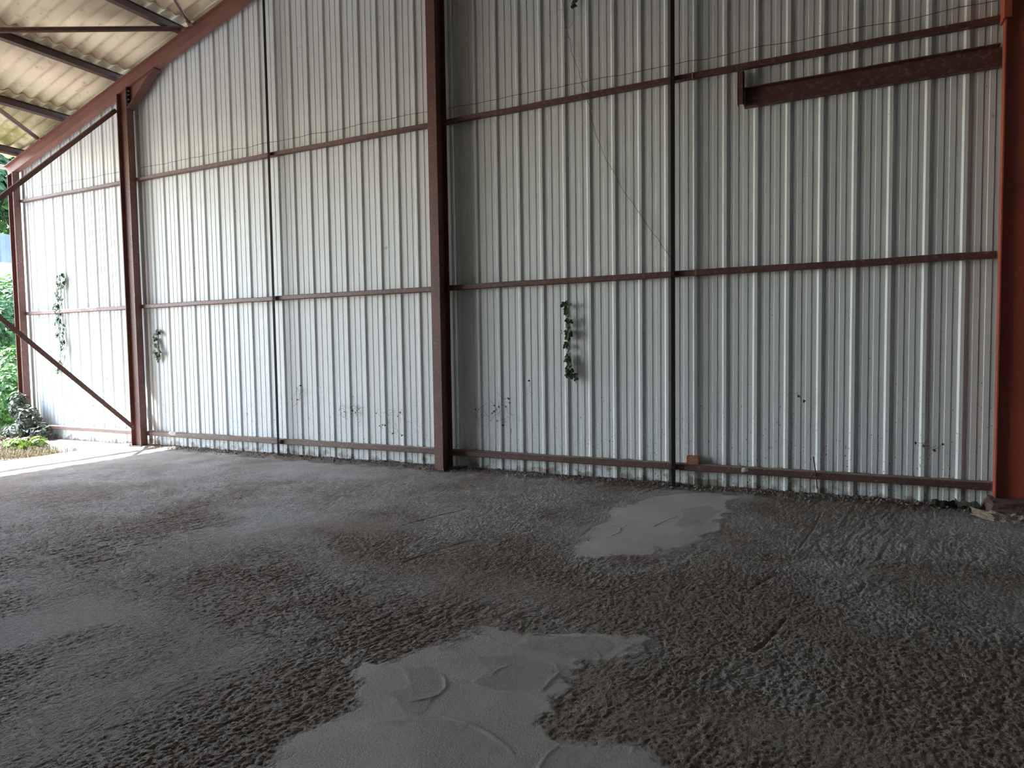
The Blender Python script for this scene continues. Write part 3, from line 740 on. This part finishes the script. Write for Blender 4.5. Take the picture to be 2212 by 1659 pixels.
tag(lump('mortar_lump', (-4.70,-0.066,0.196), (0.085,0.014,0.028), M['mortar'], 2), 'white mortar crust stuck to the lowest rail near the braced column', 'mortar')

# concrete base under the red column and the clay spread round it
tag(rough_block('concrete_base', 4.385, 5.15, -0.335, -0.03, -0.02, 0.114, M['pedestal'], 8, 0.010, 8, 0.04), 'rough red-brown stained concrete base under the orange-red column', 'concrete base')
def apron():
    rr = random.Random(12); vv = []; ff = []; n, m_ = 26, 8
    for i in range(n+1):
        for j in range(m_+1):
            u, v = i/n, j/m_
            x = 4.30 + 0.95*u - 0.02*rr.random(); y0_ = -0.325 + 0.30*max(0, 0.10-u)/0.1*0.6
            y = y0_ - v*(0.13 + 0.10*u) + rr.uniform(-.008,.008)
            z = 0.050*(1-v)**0.8*(0.6+0.6*rr.random()) - 0.006 + (rr.uniform(-.006,.012) if v < 1 else -0.01)
            vv.append((x, y, z))
    for i in range(n):
        for j in range(m_):
            a = i*(m_+1)+j; ff.append((a, a+1, a+m_+2, a+m_+1))
    mb = MB(); mb.add(vv, [tuple(reversed(f)) for f in ff]); return mb.build('clay_spread', M['clay'])
tag(apron(), 'yellowish clay spread along the foot of the stained concrete base', 'clay')
# rotten wood scraps left of that base
for k, (x, y, l, a, lab) in enumerate(((4.19,-0.075,0.27,-0.10,'longest dark rotten wood strip by the stained concrete base'),(4.14,-0.12,0.15,0.35,'short dark wood chip lying askew at the end of the rotten strip'),(4.28,-0.13,0.16,-0.35,'dark wood splinter against the stained concrete base'))):
    mb = MB(); rr = random.Random(20+k); vv = []; ff = []; n = 9
    for i in range(n+1):
        u = i/n-0.5; w = 0.022*(1-1.2*abs(u))+0.006; z = 0.022+0.012*k+0.010*math.sin(i*1.7+k)
        cx, cy = x+u*l*math.cos(a), y+u*l*math.sin(a)
        vv += [(cx, cy-w, z-0.018), (cx, cy-w*0.6, z+0.018+rr.uniform(0,.012)), (cx, cy+w, z+0.012), (cx, cy+w, z-0.018)]
    for i in range(n):
        for q_ in range(4): ff.append((i*4+q_, i*4+(q_+1) % 4, (i+1)*4+(q_+1) % 4, (i+1)*4+q_))
    ff += [(3,2,1,0), tuple(n*4+q_ for q_ in range(4))]
    mb.add(vv, ff); tag(mb.build('wood_scrap', M['bark']), lab, 'wood scrap', 'wood scraps by the concrete base')

# ------------------------------------------------------------------ wire and creepers on the wall
rr = random.Random(31)
def sag_wire(x0, x1, z, label):
    pts = []; n = int((x1-x0)/0.125)
    for i in range(n+1):
        pts.append((x0+(x1-x0)*i/n, -0.004, z + 0.006*math.sin(i*1.1) + rr.uniform(-.006,.006)))
    mb = MB(); mb.tube(pts, 0.0022, 5); tag(mb.build('wire', M['wire']), label, 'wire', 'thin wires along the wall above the top rail')
sag_wire(-7.6, -5.44, 3.81, 'thin rusty wire above the top rail of the left bay')
sag_wire(-5.22, -0.45, 3.805, 'thin rusty wire above the top rail between braced column and middle post')
sag_wire(-0.33, 4.42, 3.792, 'thin rusty wire above the top rail right of the middle post')

def stem_path(pts, jit, seed, seg=5, y=-0.012):
    rr = random.Random(seed); out = []
    for a, b_ in zip(pts[:-1], pts[1:]):
        for k in range(seg):
            t_ = k/seg; out.append((a[0]+(b_[0]-a[0])*t_+rr.uniform(-jit,jit), y+rr.uniform(-.006,.006), a[1]+(b_[1]-a[1])*t_+rr.uniform(-jit,jit)))
    out.append((pts[-1][0], y, pts[-1][1])); return out
def ivy_leaf(mb, c, nrm, roll, s, mi=0):
    """five-pointed leaf, folded slightly along its midrib"""
    nrm = Vector(nrm).normalized(); a = Vector((0,0,1)); 
    if abs(nrm.z) > 0.95: a = Vector((1,0,0))
    ex = a.cross(nrm).normalized(); ey = nrm.cross(ex)
    cr, sr = math.cos(roll), math.sin(roll); ex, ey = ex*cr+ey*sr, ey*cr-ex*sr
    out = [(0,-0.5,.0),(-.28,-.42,.06),(-.52,-.12,.12),(-.27,.02,.06),(-.30,.30,.1),(0,.62,.0),(.30,.30,.1),(.27,.02,.06),(.52,-.12,.12),(.28,-.42,.06)]
    c = Vector(c); vv = [c] + [c + ex*(p[0]*s) + ey*(p[1]*s) + nrm*(p[2]*s) for p in out]
    mb.add(vv, [(0, i, i % 10 + 1) for i in range(1, 11)], mi)
# long dry creeper hanging down the right bay
t = thing('dry_creeper', (0.97, -0.012, 4.6), 'long thin dead creeper trailing down from the top to the black bar beside the brick', 'dead creeper')
path = stem_path([(0.97,4.75),(0.97,4.6),(1.02,4.33),(1.09,4.01),(1.19,3.73)], 0.012, 1, y=-0.011) + [(1.225,-0.076,3.655),(1.235,-0.076,3.60)] + stem_path([(1.24,3.55),(1.27,3.38),(1.4,3.04),(1.56,2.74),(1.8,2.38),(2.01,2.07)], 0.006, 2, y=-0.012)
mb = MB(); mb.tube(path, 0.0022, 5); mb.build('stem', M['stemgrey'], t)
mb = MB(); rr = random.Random(5)
for i in range(44):
    p = rr.choice(path[:24] if rr.random() < .6 else path); ln = rr.uniform(.03,.09); an = rr.uniform(-2.6,2.6)
    q_ = [(p[0]+ln*k/3*math.cos(an+.25*k), p[1]-0.004*k, p[2]+ln*k/3*math.sin(an+.25*k)) for k in range(4)]
    mb.tube(q_, 0.0009, 4)
mb.build('tendrils', M['stemgrey'], t)['kind'] = 'stuff'
t = thing('ivy_sprig', (1.08, -0.02, 4.53), 'tiny dry leaf tuft hanging at the top edge, right of the middle post', 'ivy')
mb = MB(); mb.tube([(1.05,-0.005,4.62),(1.06,-0.02,4.56),(1.09,-0.03,4.51)], 0.002, 5); mb.build('stem', M['stem'], t)
mb = MB()
for k in range(5): ivy_leaf(mb, (1.09+rr.uniform(-.03,.03), -0.03, 4.51+rr.uniform(-.03,.04)), (rr.uniform(-1,1),-1,rr.uniform(-.5,.5)), rr.uniform(0,6), 0.045)
mb.build('leaves', M['ivy'], t)

def ivy(name, label, path, n, spread, size, mat, seed, ysp=0.05, dens=None, y=-0.01):
    rr = random.Random(seed); t = thing(name, (path[0][0], y, path[0][1]), label, 'ivy')
    sp = stem_path(path, 0.008, seed, 6, y); mb = MB(); mb.tube(sp, 0.003, 5); mb.build('stem', M['stem'], t)
    mb = MB()
    for i in range(n):
        p = sp[int(len(sp)*rr.random()**(dens or 1.0)) % len(sp)]
        ivy_leaf(mb, (p[0]+rr.gauss(0,spread), y-rr.uniform(0.004,ysp), p[2]+rr.uniform(-.02,.02)), (rr.uniform(-.9,.5),-1,rr.uniform(-.2,.7)), math.pi+rr.uniform(-.9,.9), size*rr.uniform(.6,1.25))
    mb.build('leaves', mat, t); return t
ivy('wall_ivy', 'strand of dark green ivy growing out of a wall seam right of the middle post', [(0.995,1.72),(1.005,1.45),(1.0,1.2),(1.01,1.02)], 62, 0.017, 0.052, M['ivy'], 41, 0.045)
t = ivy('wall_ivy', 'small loose ivy leaves hanging below the green ivy strand', [(1.03,1.06),(1.06,0.985),(1.075,0.925)], 6, 0.014, 0.060, M['ivy'], 42, 0.03)
ivy('wall_ivy', 'straggly ivy strand crossing the middle rail of the sunlit left bay', [(-7.05,2.45),(-7.13,2.2),(-7.17,1.95)], 80, 0.06, 0.06, M['ivy'], 43, 0.07)
ivy('wall_ivy', 'dusty ivy tail hanging below the middle rail of the sunlit left bay', [(-7.15,1.9),(-7.17,1.6),(-7.05,1.35),(-7.22,1.02)], 95, 0.05, 0.06, M['ivy'], 44, 0.07, 1.5)
ivy('wall_ivy', 'small ivy tuft on the wall just right of the braced column', [(-4.99,1.58),(-4.98,1.38),(-4.97,1.2)], 36, 0.04, 0.055, M['ivy'], 45, 0.06)

def tangle(label, c, w, h, n, seed, leafy=3):
    rr = random.Random(seed); t = thing('dead_creeper', (c[0], -0.012, c[1]), label, 'dead creeper')
    mb = MB(); ends = []
    for k in range(n):
        x, z = c[0]+rr.uniform(-w,w), c[1]+rr.uniform(-h,h); an = rr.uniform(0,6.28); pts = []
        for i in range(rr.randint(3,6)):
            pts.append((x, -0.006-rr.uniform(0,.012), z)); an += rr.uniform(-.8,.8); x += .020*math.cos(an); z += .020*math.sin(an)
        mb.tube(pts, 0.0013, 4); ends.append(pts[-1])
    mb.build('stems', M['stem'], t)['kind'] = 'stuff'
    mb = MB()
    for k in range(leafy):
        e = rr.choice(ends); ivy_leaf(mb, (e[0], e[1]-.01, e[2]), (rr.uniform(-1,1),-1,rr.uniform(-.6,.6)), rr.uniform(0,6), rr.uniform(.013,.026))
    mb.build('dry_leaves', M['bark'], t)
tangle('sparse dead creeper bits low on the wall just right of the black left-hand bar', (-2.50,0.74), .14, .07, 12, 51, 7)
tangle('brown dead creeper tangle low on the wall left of the middle post', (-1.72,0.58), .16, .11, 26, 52, 12)
tangle('dead creeper wisps above the lowest rail close to the left of the middle post', (-1.12,0.48), .20, .15, 24, 53, 10)
tangle('dead creeper tangle low on the wall just right of the middle post', (0.14,0.66), .20, .14, 30, 54, 14)
tangle('single dead leaf on a broken stem, lower wall left of the green ivy strand', (0.60,0.83), .03, .05, 2, 55, 2)
tangle('dark dead leaf bits on the right-hand lower wall, left of the red column', (4.05,0.46), .04, .06, 5, 56, 5)
tangle('few black leaf specks on the lower wall under the lintel end', (3.045,0.86), .03, .05, 2, 57, 3)
# stick leaning on the lowest rail under the lintel
mb = MB(); mb.tube([(3.235,-0.02,0.06),(3.225,-0.085,0.21),(3.205,-0.03,0.33)], 0.005, 5); tag(mb.build('twig', M['bark']), 'dark twig leaning against the lowest rail under the lintel', 'twig')

# ------------------------------------------------------------------ rubble along the wall foot (nobody could count it)
def scatter_rubble():
    rr = random.Random(61); mb = MB()
    tet = [(1,1,1),(1,-1,-1),(-1,1,-1),(-1,-1,1)]
    for i in range(1500):
        x = rr.uniform(-5.1, 4.3); y = -0.02 - abs(rr.gauss(0, 0.09)); s = rr.uniform(.002,.0075)*(1.6 if rr.random() < .05 else 1)
        c = Vector((x, y, 0.018 + s*0.5 - 0.05*min(0.2, -y)))
        R_ = Matrix.Rotation(rr.uniform(0,6.28), 3, 'Z') @ Matrix.Rotation(rr.uniform(0,6.28), 3, 'X')
        vv = [c + R_ @ Vector((a*s*rr.uniform(.6,1.4), b_*s*rr.uniform(.6,1.4), d_*s*.7)) for a in (-1,1) for b_ in (-1,1) for d_ in (-1,1)]
        mb.add(vv, [(0,1,3,2),(4,6,7,5),(0,4,5,1),(2,3,7,6),(0,2,6,4),(1,5,7,3)])
    return mb.build('rubble', M['grit'])
tag(scatter_rubble(), 'brown crumbs and grit swept along the foot of the back wall', 'rubble', kind='stuff')

# ------------------------------------------------------------------ outside: corner vegetation, bank, fence, trees
def leaf_cloud(mb, c, r, n, size, seed, shell=0.55, up=0.4):
    rr = random.Random(seed); c = Vector(c)
    for i in range(n):
        d = Vector((rr.gauss(0,1), rr.gauss(0,1), rr.gauss(0,1))).normalized(); k = shell + (1-shell)*rr.random()
        p = c + Vector((d.x*r[0]*k, d.y*r[1]*k, d.z*r[2]*k))
        nn = (d + Vector((rr.uniform(-.7,.7), rr.uniform(-.7,.7), up+rr.uniform(-.4,.6)))).normalized()
        a = nn.cross(Vector((rr.uniform(-1,1), rr.uniform(-1,1), rr.uniform(-1,1)))).normalized(); b_ = nn.cross(a); s = size*rr.uniform(.6,1.4)
        mb.add([p - a*s, p - b_*s*.45 + nn*s*.1, p + a*s, p + b_*s*.45 + nn*s*.1], [(0,1,2),(0,2,3)])
def bush(name, label, cat, base, clouds, mat, seed, size, stems=5, group=None):
    t = thing(name, base, label, cat, group); rr = random.Random(seed); mb = MB(); sm = MB()
    for k, (c, r, n) in enumerate(clouds):
        leaf_cloud(mb, c, r, n, size, seed*10+k)
    for k in range(stems):
        c, r, n = clouds[k % len(clouds)]
        e = Vector(c) + Vector((rr.uniform(-.5,.5)*r[0], rr.uniform(-.5,.5)*r[1], rr.uniform(0,.4)*r[2])); b0 = Vector(base) + Vector((rr.uniform(-.1,.1), rr.uniform(-.1,.1), -.05))
        mid = (b0+e)/2 + Vector((rr.uniform(-.1,.1), rr.uniform(-.1,.1), .05)); th = max(.004, 0.012*max(r))
        sm.tube([b0, mid, e], [th*1.4, th, th*.5], 5)
    mb.build('foliage', mat, t); sm.build('stems', M['stem'], t); return t
# ivy heap round the corner post foot
bush('ivy_clump', 'heap of dusty ivy round the foot of the corner post', 'ivy', (-7.75,-0.22,-0.08),
     [((-8.0,-0.2,0.50),(.17,.13,.26),330),((-7.75,-0.22,0.30),(.22,.16,.24),420),((-7.52,-0.20,0.12),(.22,.15,.16),300),((-7.9,-0.35,0.1),(.3,.2,.15),260)], M['ivy_dusty'], 71, 0.04, 7)
bush('dry_heap', 'brown heap of dead ivy leaves below the corner post', 'dead leaves', (-7.75,-0.50,-0.08),
     [((-7.72,-0.50,-0.02),(.36,.16,.09),420),((-7.35,-0.38,-0.02),(.3,.16,.11),320)], M['dryleaf'], 72, 0.035, 3)
bush('weed', 'bright yellow-green weed in front of the ivy heap', 'weed', (-7.2,-0.62,-0.12),
     [((-7.2,-0.66,0.0),(.30,.12,.08),90),((-7.0,-0.50,0.03),(.16,.10,.08),50)], M['weed'], 73, 0.055, 6)
def grass(label, cx, cy, w, d, n, seed, hgt=.13):
    rr = random.Random(seed); mb = MB()
    for i in range(n):
        x, y = cx+rr.gauss(0,w), cy+rr.gauss(0,d); an = rr.uniform(0,6.28); l = hgt*rr.uniform(.5,1.4); dx, dy = math.cos(an)*l*.6, math.sin(an)*l*.6
        px_, py_ = -math.sin(an)*.004, math.cos(an)*.004
        if x > -5.95: continue
        mb.add([(x-px_,y-py_,-.13),(x+px_,y+py_,-.13),(x+dx*.5+px_*.7,y+dy*.5+py_*.7,-.13+l*.8),(x+dx*.5-px_*.7,y+dy*.5-py_*.7,-.13+l*.8),(x+dx,y+dy,-.13+l*.75)], [(0,1,2,3),(3,2,4)])
    return tag(mb.build('dry_grass', M['drygrass']), label, 'dry grass', kind='stuff')
grass('dry straw-coloured grass on the soil below the ivy heap', -6.7, -0.85, .45, .22, 1100, 74)
# bushes on the bank outside
BU = [((-9.6,0.55,0.05), [((-9.6,0.5,0.55),(.55,.5,.6),900),((-10.1,0.9,0.9),(.6,.6,.6),900)], 'bush', 'light green bush outside just beyond the corner post, lowest on the bank', .06),
      ((-11.3,1.4,1.2), [((-11.3,1.3,1.8),(.9,.8,.75),1300),((-11.9,2.1,2.1),(.9,.9,.7),1200)], 'bush2', 'dark green bush halfway up the bank outside', .075),
      ((-12.6,2.2,2.0), [((-12.6,2.2,2.55),(.9,.9,.5),1200),((-13.2,3.0,2.75),(.9,.9,.4),900)], 'bush', 'green bush at the top of the bank below the fence', .07),
      ((-10.2,-0.2,0.1), [((-10.2,-0.2,0.5),(.8,.6,.65),1300)], 'bush2', 'low dark bush left of the corner post, outside on the bank', .06)]
for k, (b0, cl_, mt, lab, sz) in enumerate(BU): bush('bush', lab, 'bush', b0, cl_, M[mt], 81+k, sz, 6, 'bushes on the bank outside')
# fence on its low pale wall
mb = MB(); mb.box(-15.1, -14.6, 1.2, 9, 2.9, 3.50); tag(mb.build('low_wall', M['palestone']), 'low pale wall on the bank under the blue-grey fence', 'low wall')
t = thing('fence', (-14.85, 2.0, 3.5), 'blue-grey sheet fence on the low pale wall outside', 'fence')
mb = MB(); prof = []
y = 1.3
while y < 9.0:
    prof += [(y, 0.0), (y+.10, 0.0), (y+.125, .035), (y+.225, .035)]; y += .25
vv = []; ff = []
for (y, d_) in prof: vv += [(-14.85+d_, y, 3.505), (-14.85+d_, y, 4.22), (-14.853+d_-.004, y, 3.505), (-14.853+d_-.004, y, 4.22)]
for i in range(len(prof)-1):
    a = i*4; ff += [(a, a+4, a+5, a+1), (a+2, a+3, a+7, a+6), (a+1, a+5, a+7, a+3)]
mb.add(vv, ff); mb.build('panel', M['fence'], t)
for zz in (3.62, 4.10): r_ = MB(); r_.box(-14.91, -14.872, 1.3, 9, zz, zz+.05); r_.build('rail', M['fence'], t)
# trees beyond
for k, (x, y, h_, lab) in enumerate(((-19.5,6.0,7.5,'leafy tree beyond the fence, filling the gap beside the corner post'),(-18.0,3.2,6.8,'leafy tree beyond the fence, further along the bank'),(-21.0,10.0,8.0,'tall leafy tree furthest beyond the fence'))):
    rr = random.Random(91+k); t = thing('tree', (x, y, 2.9), lab, 'tree', 'trees beyond the fence')
    tr = MB(); tr.tube([(x,y,2.9),(x+.1,y,h_*.55),(x-.1,y+.1,h_*.85)], [.16,.11,.05], 8); tr.build('trunk', M['stem'], t)
    mb = MB()
    for q_ in range(9):
        leaf_cloud(mb, (x+rr.uniform(-1.5,1.5), y+rr.uniform(-1.8,1.8), h_*rr.uniform(.62,1.0)), (1.25,1.3,.95), 750, .14, 900+10*k+q_, .4)
    mb.build('crown', M['bush' if k != 1 else 'bush2'], t)
# eave gutter
t = thing('gutter', (-8.40, 0, 4.15), 'pale half-round gutter along the left eave', 'gutter')
mb = MB(); prof = [(math.cos(a)*.06, math.sin(a)*.06) for a in np.linspace(math.pi, 2*math.pi, 9)] + [(math.cos(a)*.054, math.sin(a)*.054) for a in np.linspace(2*math.pi, math.pi, 9)]
mb.prism(prof, (-8.40, 0.4, 4.245), (1,0,0), (0,0,1), (0,-1,0), 0.4 - YF); mb.build('channel', M['gutter'], t)
for yy in np.arange(-0.2, YF, -1.5):
    pass
